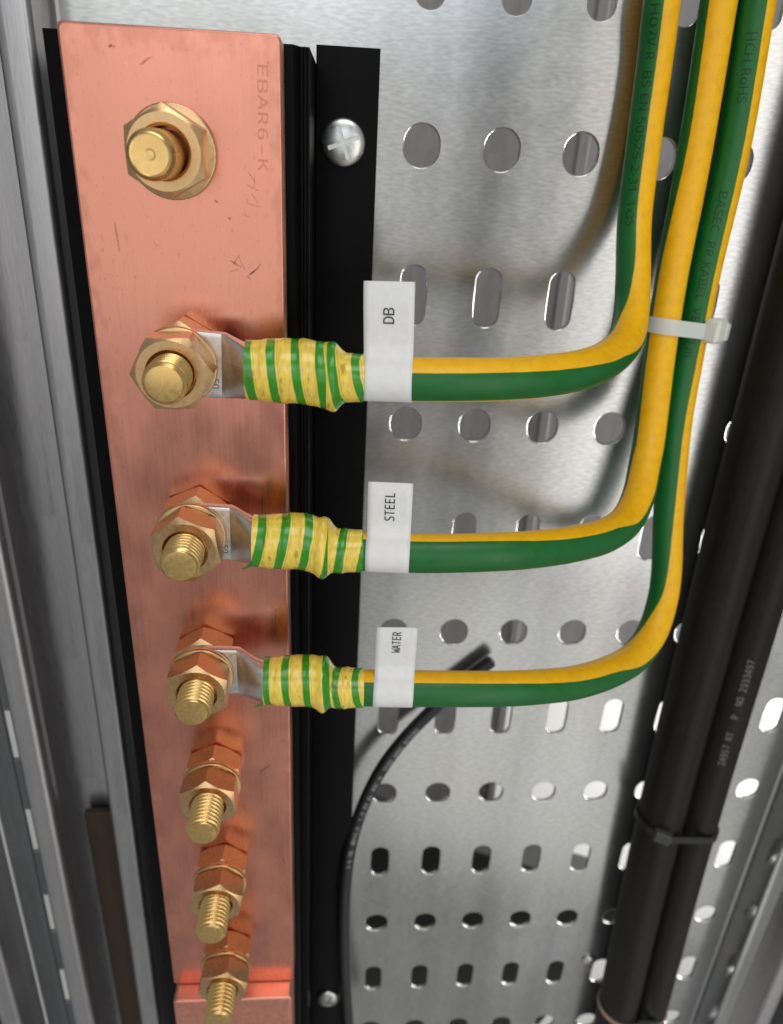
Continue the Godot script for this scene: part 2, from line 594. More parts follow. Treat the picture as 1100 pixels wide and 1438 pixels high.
func _ready():
	rng.seed = 7
	# ------------------------------------------------------------ camera
	var cam := Camera3D.new()
	cam.name = "camera"
	cam.transform = Transform3D(Basis(Vector3(0.996891, 0.047562, 0.062813), Vector3(-0.015705, 0.901192, -0.433136), Vector3(-0.077207, 0.430803, 0.899137)), Vector3(-27.69, -2.95, 280.0) * S)
	cam.fov = 68.692
	cam.near = 0.01
	cam.far = 20.0
	var lens := CameraAttributesPhysical.new()
	lens.frustum_focal_length = 17.563
	lens.frustum_focus_distance = 0.205
	lens.frustum_near = 0.01
	lens.frustum_far = 20.0
	lens.exposure_aperture = 8.8
	cam.attributes = lens
	add_child(cam)
	cam.current = true
	# ------------------------------------------------------------ surroundings and lamps
	var env := Environment.new()
	env.background_mode = Environment.BG_COLOR
	env.background_color = Color(.57, .57, .565)
	env.background_energy_multiplier = 1.0
	env.tonemap_mode = Environment.TONE_MAPPER_LINEAR
	env.tonemap_exposure = 1.0
	env.sdfgi_enabled = true
	env.ssao_enabled = true
	env.ssil_enabled = true
	var we := WorldEnvironment.new()
	we.environment = env
	add_child(we)
	lamp("ceiling_lamp_light", Vector3(-.12, .58, 1.65), Vector3(-.12, .1, 0), Vector2(1.0, .6), .24, Color(.90, .95, 1.0))
	lamp("left_window_light", Vector3(-.34, .10, 1.55), Vector3(-.30, .0, 0), Vector2(.95, 1.1), .25, Color(1, .99, .97))
	lamp("right_window_light", Vector3(.82, -.22, 1.4), Vector3(.25, -.2, 0), Vector2(.60, 1.5), .52, Color(1, .985, .96))
	lamp("overhead_lamp_light", Vector3(.20, 1.5, .9), Vector3(.0, -.15, 0), Vector2(1.2, .8), .95, Color(1, .99, .97))
	lamp("low_window_light", Vector3(.55, -1.35, 1.25), Vector3(.1, -.3, 0), Vector2(.95, .75), .15, Color(1, .99, .96))
	lamp("cabinet_light", Vector3(.58, -.30, -.11), Vector3(.0, -.3, -.22), Vector2(.08, .5), .45, Color(1, 1, .99))

	# ------------------------------------------------------------ materials
	M.sheet = make_sheet_steel()
	M.copper = make_copper()
	M.link = make_noisy(Color(.92, .65, .57), .42, 1.0, 31, .05, .001)
	M.brass = make_noisy(Color(.84, .695, .515), .31, 1.0, 33, .05, .0010, false, 60.0)
	M.stud = make_noisy(Color(.91, .765, .50), .29, 1.0, 35, .05, .001, false, 60.0)
	M.tin = make_noisy(Color(.85, .835, .82), .36, 1.0, 37, .06, .002, false, 60.0)
	M.strut = make_noisy(Color(.71, .705, .715), .34, .95, 39, .05, .002, true, 14.0)
	M.zinc = make_noisy(Color(.82, .83, .82), .32, 1.0, 41, .06, .001, false, 60.0)
	M.base = make_noisy(Color(.055, .055, .06), .38, 0.0, 43, .12, .001, false, 30.0)
	M.base.metallic_specular = .2
	M.black = make_noisy(Color(.098, .09, .084), .45, 0.0, 45, .38, .004, true, 12.0)
	M.black.metallic_specular = .36
	M.thin = std(Color(.13, .13, .14), .42)
	M.earth = make_cable_skin(false)
	M.earth_two = make_cable_skin(true)
	M.label = make_noisy(Color(.94, .94, .94), .55, 0.0, 47, .02, .001, false, 40.0)
	M.ink = std(Color(.07, .07, .08), .6)
	M.cable_ink = std(Color(.03, .22, .09), .5)
	M.grey_ink = std(Color(.50, .50, .50), .6)
	M.white_ink = std(Color(.72, .72, .76), .6)
	M.stamp = std(Color(.82, .545, .455), .45, 1.0)
	M.lug_ink = std(Color(.34, .32, .30), .5, .6)
	M.wall = std(Color(.90, .90, .89), .9)
	M.backplate = make_noisy(Color(.62, .61, .61), .6, .0, 49, .06, 0.0, true, 8.0)
	M.dark = std(Color(.10, .10, .10), .6)
	M.wood = make_noisy(Color(.20, .135, .09), .6, 0.0, 51, .25, .004, true, 12.0)
	M.dark_steel = make_noisy(Color(.50, .51, .52), .42, .9, 53, .06, .002, true, 12.0)
	M.band = std(Color(.90, .76, .68), .3, 1.0)
	M.tie_head = std(Color(.26, .26, .255), .45)
	M.bare = std(Color(.40, .38, .37), .4, .8)
	M.nylon = std(Color(.96, .955, .92, .74), .34)
	M.nylon.transparency = BaseMaterial3D.TRANSPARENCY_ALPHA
	M.nylon.subsurf_scatter_enabled = true
	M.nylon.subsurf_scatter_strength = .2
	M.nylon_black = std(Color(.12, .12, .12), .4)

	setting()
	panel()
	struts()
	bar_and_base()
	studs()
	earth_cables()
	black_cables()
	small_things()


func lamp(called: String, at: Vector3, to: Vector3, size: Vector2, energy: float, color: Color):
	var l := AreaLight3D.new()
	l.name = called
	l.area_size = size
	l.light_energy = energy
	l.light_color = color
	l.area_range = 8.0
	l.area_attenuation = 2.0
	l.shadow_enabled = true
	add_child(l)
	l.look_at_from_position(at, to, Vector3.UP)


func setting():
	var g := Geo.new()
	box(g, Vector3(-900, -1400, -330), Vector3(900, 700, -270), 2.0)
	tag(obj("room_wall", g.done(), M.wall), "white room wall seen bright through the holes of the perforated panel", "", "", "structure")
	# grey plates behind the perforated panel
	g = Geo.new()
	box(g, Vector3(-108, -497, -153), Vector3(98, 200, -150), .6)
	box(g, Vector3(101, -339, -153.5), Vector3(420, 200, -150.5), .6)
	box(g, Vector3(96.6, -497, -150), Vector3(102.4, 200, -147.6), .5)
	tag(obj("rear_plate", g.done(), M.backplate), "dull grey rear plate with an upright seam seen through the panel's holes", "plate")
	g = Geo.new()
	box(g, Vector3(-205, -500, -24), Vector3(106, 0, 0), 1.0)
	var d := obj("rear_box", g.done(), M.dark, null, Vector3(95, -421, -60))
	d.rotation_degrees.z = -22.0
	tag(d, "black box behind the lower left of the perforated panel", "box")


func hole_point(k: int, n: int, w: float, h: float) -> Vector2:
	# stadium outline, w wide and h high
	var a := TAU * k / n
	var r := w / 2.0
	var s := (h - w) / 2.0
	return Vector2(cos(a) * r, sin(a) * r + (s if sin(a) > 1e-6 else (-s if sin(a) < -1e-6 else 0.0)))

func panel():
	var g := Geo.new()
	var PX := 27.478
	var PY := 49.271
	var n := 36
	var U := func(p: Vector3) -> Vector2:
		return Vector2((p.x + 114.0) / 340.0, (110.0 - p.y) / 680.0)
	var Q := func(a: Vector3, b: Vector3, c: Vector3, d: Vector3, out: Vector3):
		g.quad(a, b, c, d, out, U.call(a), U.call(b), U.call(c), U.call(d))
	for row in range(-2, 12):
		for c in range(0, 8):
			var o := Vector2(c * PX, -row * PY)
			var slot := row % 2 != 0
			var hw := 9.3 if slot else 11.9
			var hh := 21.0 if slot else 13.2
			for k in n:
				var p := hole_point(k, n, hw, hh)
				var q := hole_point((k + 1) % n, n, hw, hh)
				var big := func(v: Vector2, kk: int) -> Vector2:
					var a := Vector2(cos(TAU * kk / n), sin(TAU * kk / n))
					var f := minf(PX / 2 / maxf(absf(a.x), 1e-6), PY / 2 / maxf(absf(a.y), 1e-6))
					return a * f
				var P: Vector2 = big.call(p, k)
				var R: Vector2 = big.call(q, (k + 1) % n)
				var V := func(v: Vector2, grow: float, z: float) -> Vector3:
					var e := v + v.normalized() * grow
					return Vector3(o.x + e.x, o.y + e.y, z)
				g.grp(1)
				# corner of the cell between two rays
				if absf(absf(P.x) - PX / 2) < 1e-3 and absf(absf(R.y) - PY / 2) < 1e-3 and absf(absf(P.y) - PY / 2) > 1e-3:
					var K := Vector2(signf(P.x) * PX / 2, signf(R.y) * PY / 2)
					var a3: Vector3 = V.call(P, 0, 0); var b3: Vector3 = V.call(K, 0, 0); var c3: Vector3 = V.call(R, 0, 0)
					g.tri(a3, b3, c3, Vector3(0, 0, 1), U.call(a3), U.call(b3), U.call(c3))
				elif absf(absf(P.y) - PY / 2) < 1e-3 and absf(absf(R.x) - PX / 2) < 1e-3 and absf(absf(P.x) - PX / 2) > 1e-3:
					var K := Vector2(signf(R.x) * PX / 2, signf(P.y) * PY / 2)
					var a3: Vector3 = V.call(P, 0, 0); var b3: Vector3 = V.call(K, 0, 0); var c3: Vector3 = V.call(R, 0, 0)
					g.tri(a3, b3, c3, Vector3(0, 0, 1), U.call(a3), U.call(b3), U.call(c3))
				Q.call(V.call(p, .5, 0), V.call(q, .5, 0), V.call(R, 0, 0), V.call(P, 0, 0), Vector3(0, 0, 1))
				var inn := -Vector3(p.x + q.x, p.y + q.y, 0)
				g.grp(2)
				Q.call(V.call(p, .5, 0), V.call(q, .5, 0), V.call(q, .14, -.2), V.call(p, .14, -.2), inn + Vector3(0, 0, 6))
				Q.call(V.call(p, .14, -.2), V.call(q, .14, -.2), V.call(q, 0, -.55), V.call(p, 0, -.55), inn)
				Q.call(V.call(p, 0, -.55), V.call(q, 0, -.55), V.call(q, 0, -1.5), V.call(p, 0, -1.5), inn)
				g.grp(3)
				Q.call(V.call(p, 0, -1.5), V.call(q, 0, -1.5), V.call(R, 0, -1.5), V.call(P, 0, -1.5), Vector3(0, 0, -1))
	# plain strip under the black insulator and out to the left upright
	var yt := 2.5 * PY
	var yb := -11.5 * PY
	var xl := -114.0
	var xr := -PX / 2
	g.grp(1)
	Q.call(Vector3(xl, yb, 0), Vector3(xr, yb, 0), Vector3(xr, yt, 0), Vector3(xl, yt, 0), Vector3(0, 0, 1))
	g.grp(3)
	Q.call(Vector3(xl, yb, -1.5), Vector3(xr, yb, -1.5), Vector3(xr, yt, -1.5), Vector3(xl, yt, -1.5), Vector3(0, 0, -1))
	# folded side: bend, upright flange with a lip
	var x0 := 7.5 * PX
	var prof := []
	for k in 7:
		var a := PI / 2 * k / 6
		prof.append(Vector2(x0 + 2.2 * sin(a), 2.2 - 2.2 * cos(a)))
	prof.append(Vector2(x0 + 2.2, 16.0))
	for k in range(0, 7):
		var a := PI - PI / 2 * k / 6
		prof.append(Vector2(x0 + 3.7 + 1.5 * cos(a), 16.0 + 1.5 * sin(a)))
	prof.append(Vector2(x0 + 11.0, 17.5))
	prof.append(Vector2(x0 + 11.6, 17.0))
	prof.append(Vector2(x0 + 11.6, 4.0))
	g.grp(1)
	for i in prof.size() - 1:
		var a: Vector2 = prof[i]
		var b: Vector2 = prof[i + 1]
		var nr := Vector3(-(b.y - a.y), 0, b.x - a.x)
		Q.call(Vector3(a.x, yb, a.y), Vector3(b.x, yb, b.y), Vector3(b.x, yt, b.y), Vector3(a.x, yt, a.y), nr)
		var t2 := Vector3(nr.x, 0, nr.z).normalized() * -1.5
		g.grp(4)
		Q.call(Vector3(a.x, yb, a.y) + t2, Vector3(b.x, yb, b.y) + t2, Vector3(b.x, yt, b.y) + t2, Vector3(a.x, yt, a.y) + t2, -nr)
		g.grp(1)
	var t := thing("perforated_panel", "galvanised steel panel with rows of round holes and slots behind the cables", "perforated panel")
	obj("sheet", g.done(), M.sheet, t)
	# scribed line up the third row of holes
	g = Geo.new()
	for row in range(-1, 11):
		var y0 := -row * PY - (10.9 if row % 2 != 0 else 7.0)
		var y1 := -(row + 1) * PY + (10.9 if (row + 1) % 2 != 0 else 7.0)
		g.grp(1)
		var cx := 2.0 * PX + rng.randf_range(-.3, .3)
		for s in [-1, 1]:
			var a := Vector3(cx + s * .7, y0, .01)
			var b := Vector3(cx, y0, .26)
			var c := Vector3(cx, y1, .26)
			var d := Vector3(cx + s * .7, y1, .01)
			Q.call(a, b, c, d, Vector3(s * .3, 0, 1))
	obj("crease", g.done(), M.sheet, t)


func strut_section(lip := 10.3, w := 47.0, deep := 24.0) -> PackedVector2Array:
	# C channel open to the front with rolled-in lips; front face at z = 0, centred on x
	# half outline from the lip's inner edge round to the middle of the back, then mirrored
	var h := w / 2 - 1.2
	var half := PackedVector2Array([Vector2(h - lip + 1.2, -7)])
	for k in 7:
		var a := PI - PI / 2 * k / 6
		half.append(Vector2(h - lip + 1.2 + 2.6 + 2.6 * cos(a), -3.8 + 2.6 * sin(a)))
	for k in 6:
		var a := PI / 2 - PI / 2 * k / 5
		half.append(Vector2(h - 1.4 + 1.4 * cos(a), -2.6 + 1.4 * sin(a)))
	for k in 6:
		var a := -PI / 2 * k / 5
		half.append(Vector2(h - 1.4 + 1.4 * cos(a), -deep + 1.4 + 1.4 * sin(a)))
	var line := PackedVector2Array()
	for p in half:
		line.append(Vector2(-p.x, p.y))
	for k in half.size():
		line.append(half[half.size() - 1 - k])
	return strip_profile(line, 2.2)

func struts():
	var g := Geo.new()
	extrude(g, strut_section(), -560, 160)
	var chan := g.done()
	# the upright beside the copper bar
	var t := thing("strut_channel", "upright galvanised strut channel just left of the copper bar", "strut channel", "galvanised strut channels", Vector3(-139.6, 0, 20))
	t.rotation_degrees.z = -.42
	obj("channel", chan, M.strut, t)
	g = Geo.new()
	box(g, Vector3(-8, -560, -20.0), Vector3(20.5, -302, -16), .5)
	tag(obj("brown_board", g.done(), M.wood, null, Vector3(-139.6, 0, 20)), "dark brown board low inside the left strut channel", "board")
	# slotted plate between the two uprights
	g = Geo.new()
	var x0 := -176.0
	var x1 := -163.5
	var edges := []
	var y := -575.0
	while y < 150.0:
		edges.append([y, y + 29.0])
		y += 61.2
	var y_last := -560.0
	for e in edges:
		if e[0] > y_last:
			box(g, Vector3(x0 + 2.2, y_last, 1), Vector3(x1, e[0], 3), .3)
		y_last = e[1]
	box(g, Vector3(x0 + 2.2, y_last, 1), Vector3(x1, 160, 3), .3)
	box(g, Vector3(x0 - 10, -560, 1), Vector3(x0 + 2, 160, 3), .3)
	t = thing("slotted_plate", "narrow slotted steel plate at the far left edge with white showing through its slots", "plate")
	t.rotation_degrees.z = -.42
	obj("plate", g.done(), M.dark_steel, t)
	var o := thing("strut_channel", "galvanised strut channel cut off by the bottom left corner", "strut channel", "galvanised strut channels", Vector3(-210.5, 0, 26))
	o.rotation_degrees.z = -.42
	obj("channel", chan, M.strut, o)
	g = Geo.new()
	box(g, Vector3(-14, -560, -20.0), Vector3(14, 160, -16), .5)
	tag(obj("brown_board", g.done(), M.wood, null, Vector3(-210.5, 0, 26)), "brown board inside the strut channel at the bottom left corner", "board")
	# right side
	o = thing("strut_channel", "galvanised strut channel in the bottom right corner beyond the panel's fold", "strut channel", "galvanised strut channels", Vector3(257.5, 0, 18))
	obj("channel", chan, M.strut, o)


func bar_and_base():
	# black insulating base: raised spine with two ribs and a wide flange, one pressing
	var t := thing("insulating_base", "long black ribbed insulating base that carries the copper bar", "insulator")
	var g := Geo.new()
	var spine := rounded(PackedVector2Array([Vector2(-99.6, 1), Vector2(-99.6, 62), Vector2(-39.5, 62), Vector2(-37.8, 58), Vector2(-36.8, 58.6), Vector2(-35.6, 58), Vector2(-35.0, 20), Vector2(-35.0, 1)]), .35, 3)
	extrude(g, spine, -520, 20.2)
	var flange := rounded(PackedVector2Array([Vector2(-34.9, 1), Vector2(-34.9, 22), Vector2(-16.0, 22), Vector2(-16.0, 1)]), .35, 3)
	extrude(g, flange, -520, 24.8)
	obj("body", g.done(), M.base, t).rotation_degrees.z = -.12
	g = Geo.new()
	for q in [[-37.6, 58.2, .45], [-35.9, 58.3, .4]]:
		var ring := PackedVector2Array()
		for k in 10:
			ring.append(Vector2(q[0] + cos(TAU * k / 10) * q[2], q[1] + sin(TAU * k / 10) * q[2]))
		extrude(g, ring, -519.5, 19.9)
	obj("rib", g.done(), M.base, t).rotation_degrees.z = -.12
	# copper bar
	t = thing("copper_bar", "flat copper earth bar with brushed pink face and seven brass studs", "copper bar")
	g = Geo.new()
	var lo := Vector3(-91.3, -321.5, 67.3)
	var hi := Vector3(-41.4, 20.5, 77.3)
	bar_shape(g, lo, hi, .6)
	obj("bar", g.done(), M.copper, t)
	var xf := Transform3D(Basis(Vector3(0, -1, 0), Vector3(1, 0, 0), Vector3(0, 0, 1)), Vector3(-45.9, 3.2, 77.31))
	xf.basis = Basis(Vector3(-.02, -1, 0).normalized(), Vector3(1, -.02, 0).normalized(), Vector3(0, 0, 1))
	obj("stamped_lettering", write_flat("EBAR6-K", "Droid Sans Mono", 2.4, 1.65, xf), M.stamp, t)
	# lower link
	g = Geo.new()
	bar_shape(g, Vector3(-90.4, -560, 68.3), Vector3(-41.9, -322.0, 84.2), .9)
	tag(obj("copper_link", g.done(), M.link), "raised copper link across the bottom end of the earth bar", "copper link")

func bar_shape(g: Geo, lo: Vector3, hi: Vector3, r: float):
	# flat bar with rounded arrises on the face; texture runs over the front from the top left corner
	var w := hi.x - lo.x
	var h := hi.y - lo.y
	var n := 5
	var loops := []
	for k in n + 1:
		var a := PI / 2 * k / n
		loops.append([r * (1.0 - sin(a)), hi.z - r * (1.0 - cos(a))])
	loops.append([0.0, lo.z])
	loops[n] = [0.0, hi.z - r]
	loops = []
	for k in n + 1:
		var a := PI / 2 * k / n
		loops.append([r - r * sin(a), hi.z - r + r * cos(a)])
	loops.append([0.0, lo.z])
	var U := func(p: Vector3) -> Vector2:
		return Vector2((p.x - lo.x) / w, (hi.y - p.y) / h)
	var L := func(l) -> Array:
		var i: float = l[0]
		var cr := 1.4
		var out := []
		for q in [[1, 1], [-1, 1], [-1, -1], [1, -1]]:
			var c := Vector2(hi.x - i - cr if q[0] > 0 else lo.x + i + cr, hi.y - i - cr if q[1] > 0 else lo.y + i + cr)
			var s: float = {"11": 0.0, "-11": 90.0, "-1-1": 180.0, "1-1": 270.0}["%d%d" % [q[0], q[1]]]
			for k in 7:
				var a := deg_to_rad(s + 15.0 * k)
				out.append(Vector3(c.x + cos(a) * cr, c.y + sin(a) * cr, l[1]))
		return out
	var rings := []
	for l in loops:
		rings.append(L.call(l))
	var m: int = rings[0].size()
	var mid := (lo + hi) / 2
	g.grp(1)
	for j in rings.size() - 1:
		for k in m:
			var a: Vector3 = rings[j][k]; var b: Vector3 = rings[j][(k + 1) % m]; var c: Vector3 = rings[j + 1][(k + 1) % m]; var d: Vector3 = rings[j + 1][k]
			var out := Vector3(0, 0, .4)
			var cc := (a + b) / 2
			if absf(cc.x - mid.x) / w > .49: out += Vector3(signf(cc.x - mid.x), 0, 0)
			if absf(cc.y - mid.y) / h > .49: out += Vector3(0, signf(cc.y - mid.y), 0)
			g.quad(a, b, c, d, out, U.call(a), U.call(b), U.call(c), U.call(d))
	var ctr := Vector3(mid.x, mid.y, hi.z)
	g.grp(8)
	for k in m:
		var a: Vector3 = rings[0][k]; var b: Vector3 = rings[0][(k + 1) % m]
		g.tri(a, b, ctr, Vector3(0, 0, 1), U.call(a), U.call(b), U.call(ctr))
	g.grp(9)
	var bk := Vector3(mid.x, mid.y, lo.z)
	for k in m:
		g.tri(rings[-1][k], rings[-1][(k + 1) % m], bk, Vector3(0, 0, -1))


func washer_mesh(r: float, bore: float, h: float) -> ArrayMesh:
	var g := Geo.new()
	lathe(g, [Vector2(bore, h), Vector2(r - .4, h), Vector2(r - .12, h - .12), Vector2(r, h - .4), Vector2(r, .4), Vector2(r - .12, .12), Vector2(r - .4, 0), Vector2(bore, 0), Vector2(bore, h)], Vector3.ZERO, 64, 50.0)
	return g.done()

func studs():
	var rod := Geo.new()
	threaded_rod(rod, Vector3.ZERO, 5.35, -3.0, 30.0, 1.5, .82)
	var rod_mesh := rod.done()
	var ws := washer_mesh(9.9, 5.5, 1.9)
	var nut := Geo.new()
	hex_nut(nut, Vector3.ZERO, 17.5, 8.5, 5.45, 0)
	var nut_mesh := nut.done()
	var names := ["short plain brass stud with one nut at the top end of the bar", "brass stud under the top lug, its cable labelled DB", "brass stud under the middle lug, its cable labelled STEEL", "brass stud under the lowest lug, its cable labelled WATER",
		"free brass stud next below the WATER lug", "free brass stud between two other free studs", "lowest brass stud, just above the joint in the copper"]
	# rotation of the lower and the upper nut
	var rl := [30.0, 30.0, 24.0, 33.0, 28.0, 22.0, 27.0]
	var ru := [10.0, 2.0, 38.0, 27.0, 32.0, 20.0, 17.0]
	for i in 7:
		var t := thing("terminal_stud", names[i], "brass stud", "brass studs along the copper bar", Vector3(-67.5, -5.1 - 48.64 * i, 77.3))
		if i == 0:
			obj("washer", washer_mesh(10.6, 5.5, 1.9), M.brass, t)
			obj("nut", nut_mesh, M.brass, t, Vector3(0, 0, 1.9)).rotation_degrees.z = rl[0]
			var g := Geo.new()
			lathe(g, [Vector2(5.3, -2), Vector2(5.3, 20.2), Vector2(5.25, 20.8), Vector2(4.5, 22.0), Vector2(4.2, 22.2), Vector2(4.0, 22.1), Vector2(1.2, 22.0), Vector2(.9, 21.9), Vector2(0, 21.95)], Vector3.ZERO, 48, 4.0)
			var rd := obj("plain_stud", g.done(), M.stud, t)
			rd.position = Vector3(-.6, -.5, 0) * S
			continue
		obj("nut", nut_mesh, M.brass, t).rotation_degrees.z = rl[i]
		var z := 8.5
		if i < 4: z += 3.05
		var w := obj("washer", ws, M.brass, t, Vector3(rng.randf_range(-.15, .15), rng.randf_range(-.15, .15), z))
		w.rotation_degrees = Vector3(rng.randf_range(-.6, .6), rng.randf_range(-.6, .6), 0)
		obj("nut", nut_mesh, M.brass, t, Vector3(0, 0, z + 1.95)).rotation_degrees.z = ru[i]
		var r := obj("threaded_rod", rod_mesh, M.stud, t)
		r.rotation_degrees.z = i * 67.0


func lug_mesh() -> ArrayMesh:
	# lofted along x from the flat palm to the round barrel; z = 0 is the palm's underside
	var g := Geo.new()
	var secs := []  # x, half width, half height, z centre, squareness
	for k in 9:
		var a := PI / 2 * k / 8
		secs.append([-8.6 * cos(a) + .02, maxf(8.6 * sin(a), .3), 1.5, 1.5, 9.0])
	secs += [[5.0, 8.55, 1.5, 1.5, 9.0], [10.7, 8.4, 1.5, 1.5, 9.0], [11.5, 8.4, 1.85, 1.8, 6.0], [12.6, 8.2, 2.6, 2.5, 3.6], [13.8, 7.9, 3.5, 3.35, 2.7], [15.2, 7.55, 4.5, 4.35, 2.3], [16.8, 7.2, 5.4, 5.4, 2.1], [18.6, 6.9, 6.2, 6.3, 2.0], [20.0, 6.7, 6.6, 6.7, 2.0], [35.0, 6.7, 6.6, 6.7, 2.0]]
	var n := 48
	var rings := []
	for s in secs:
		var ring := []
		for k in n:
			var a := TAU * k / n + .001
			var e: float = 2.0 / s[4]
			ring.append(Vector3(s[0], signf(cos(a)) * pow(absf(cos(a)), e) * s[1], s[3] + signf(sin(a)) * pow(absf(sin(a)), e) * s[2]))
		rings.append(ring)
	for j in secs.size() - 1:
		g.grp(1 if j < 10 else 2)
		var c := Vector3((secs[j][0] + secs[j + 1][0]) / 2, 0, (secs[j][3] + secs[j + 1][3]) / 2)
		for k in n:
			var i := (k + 1) % n
			g.quad(rings[j][k], rings[j][i], rings[j + 1][i], rings[j + 1][k], (rings[j][k] + rings[j + 1][i]) / 2 - c)
	return g.done()

func tape_mesh(seed_: int, length: float, lumps: Array, dy: float, dz: float) -> ArrayMesh:
	# wound tape: the barrel bulge, the step down to the cable, slanted overlaps
	var g := Geo.new()
	var nz := noise(seed_, .06, 3)
	var n := 56
	var rows := 90
	var P := func(i: int, k: int) -> Vector3:
		var v := float(i) / rows
		var a := TAU * (k % n) / n
		var x := v * length
		var sl: float = sin(a + lumps[3]) * lumps[2]
		var f := x + sl
		var r := 7.25 + .5 * smoothstep(2.0, 9.0, f)
		r = lerpf(r, 7.95, smoothstep(10, 18, f))
		r += lumps[0] * exp(-pow((f - lumps[1]) / 1.5, 2.0))
		var late := smoothstep(lumps[1] + .6, lumps[1] + 3.4, f)
		r = lerpf(r, 6.35, late)
		r = lerpf(r, 6.1, smoothstep(length - 5.2, length - 4.4, f - sl * .4))
		for q in [4.4, 9.2, 13.8, 18.2, 24.6]:
			r += .13 * (smoothstep(q - .5, q, f) - smoothstep(q, q + 3.2, f))
		r += nz.get_noise_3d(x * 3.0, cos(a) * 22, sin(a) * 22) * lerpf(.17, .10, late)
		var mv := smoothstep(13.0, 23.0, x)
		return Vector3(x, sin(a) * r * lerpf(1.04, 1.0, late) + dy * mv, cos(a) * r * lerpf(.97, 1.0, late) + dz * mv)
	g.grp(1)
	for i in rows:
		for k in n:
			var a: Vector3 = P.call(i, k); var b: Vector3 = P.call(i, k + 1); var c: Vector3 = P.call(i + 1, k + 1); var d: Vector3 = P.call(i + 1, k)
			g.quad(a, b, c, d, Vector3(0, a.y + b.y - 2 * dy, a.z + b.z - 2 * dz), Vector2(float(k) / n, float(i) / rows), Vector2(float(k + 1) / n, float(i) / rows), Vector2(float(k + 1) / n, float(i + 1) / rows), Vector2(float(k) / n, float(i + 1) / rows))
	# the end edges turn in to the cable
	g.grp(2)
	for k in n:
		var a: Vector3 = P.call(rows, k); var b: Vector3 = P.call(rows, k + 1)
		g.quad(a, b, Vector3(length, b.y * .9, b.z * .9), Vector3(length, a.y * .9, a.z * .9), Vector3(1, 0, 0), Vector2(0, 1), Vector2(0, 1), Vector2(0, 1), Vector2(0, 1))
		a = P.call(0, k); b = P.call(0, k + 1)
		g.quad(a, b, Vector3(0, b.y * .86, b.z * .86), Vector3(0, a.y * .86, a.z * .86), Vector3(-1, 0, 0))
	return g.done()

func tape_tab(seed_: int) -> ArrayMesh:
	# loose torn corner of tape at the lug end
	var g := Geo.new()
	g.grp(1)
	for i in 6:
		for s in [0, 1]:
			var P := func(q: int, e: int) -> Vector3:
				var u := q / 6.0
				return Vector3(-u * 4.0 + e * (.6 - u * .6), -6.2 - u * .5 + sin(u * 4.0 + seed_) * .35 + e * (2.6 - u * 1.9), 3.8 + u * .8 + e * .5)
			var th := Vector3(0, .07, .1) * (1 if s == 0 else -1)
			g.quad(P.call(i, 0) + th, P.call(i, 1) + th, P.call(i + 1, 1) + th, P.call(i + 1, 0) + th, th, Vector2(.2, .05), Vector2(.2, .05), Vector2(.2, .05), Vector2(.2, .05))
	return g.done()


func flag_label(t: Node3D, tr: Track, s: float, r: float, up: float, width: float, lean: float, text: String, cap: float, stretch: float, drop: float):
	# a strip folded round the cable and stuck to itself above it
	var o := tr.at(s)
	var g := Geo.new()
	var rr := r + .12
	var line := PackedVector2Array()  # (y, z) about the cable's centre
	var tail := PackedVector2Array()
	for k in 9:
		var u := k / 8.0
		line.append(Vector2(rr + 1.2 + (up - rr - 1.2) * (1.0 - u), .25 + 1.1 * sin(u * 2.6 + lean) * (1.0 - u)))
	for k in range(0, 31):
		var a := deg_to_rad(72.0 - k * (324.0 / 30.0))
		line.append(Vector2(sin(a) * rr, cos(a) * rr))
	for k in 9:
		var u := 1.0 - k / 8.0
		line.append(Vector2(rr + 1.2 + (up - rr - 1.2) * (1.0 - u), -.05 + 1.1 * sin(u * 2.6 + lean) * (1.0 - u)))
	var cols := 8
	var P := func(i: int, c: int, off: float) -> Vector3:
		var q := line[i]
		var a := line[maxi(i - 1, 0)]
		var b := line[mini(i + 1, line.size() - 1)]
		var d := (b - a).normalized()
		var nn := Vector2(d.y, -d.x) * -1.0
		q += nn * off
		var x := (float(c) / cols - .5) * width + lean * q.x * .11
		return Vector3(x, q.x, q.y)
	g.grp(1)
	for i in line.size() - 1:
		for c in cols:
			for e in [.0, .1]:
				var a: Vector3 = P.call(i, c, e); var b: Vector3 = P.call(i, c + 1, e); var cc: Vector3 = P.call(i + 1, c + 1, e); var d: Vector3 = P.call(i + 1, c, e)
				var k2 := P.call(i, c, .1) - P.call(i, c, 0) as Vector3
				g.quad(a, b, cc, d, k2 if e > .05 else -k2)
	for i in line.size() - 1:
		for c in [0, cols]:
			g.quad(P.call(i, c, 0), P.call(i + 1, c, 0), P.call(i + 1, c, .1), P.call(i, c, .1), Vector3(-1 if c == 0 else 1, 0, 0))
	var sh := obj("paper", g.done(), M.label, t)
	var tw := Basis(o.t, o.n.cross(o.t), o.n).orthonormalized()
	var xf := Transform3D(tw, o.p * S)
	sh.transform = xf
	var w := Transform3D(Basis(Vector3(lean * .11, 1, 0).normalized(), Vector3(-1, lean * .11, 0).normalized(), Vector3(0, 0, 1)), Vector3(.0 + lean * (up - drop) * .11, up - drop, .9))
	var pts := lettering(text, "Droid Sans Mono", cap, stretch)
	var gi := Geo.new()
	gi.grp(-1)
	var on := func(q: Vector3) -> Vector3:
		# lay the print on the curled paper
		var p: Vector3 = w * q
		var e := (p.y - rr - 1.2) / (up - rr - 1.2)
		p.z = .42 + 1.1 * sin((1.0 - e) * 2.6 + lean) * e + q.z * .6
		return p
	for i in range(0, pts.size(), 3):
		gi.tri(on.call(pts[i]), on.call(pts[i + 1]), on.call(pts[i + 2]), Vector3(0, 0, 1))
	var ink := obj("lettering", gi.done(), M.ink, t)
	ink.transform = xf


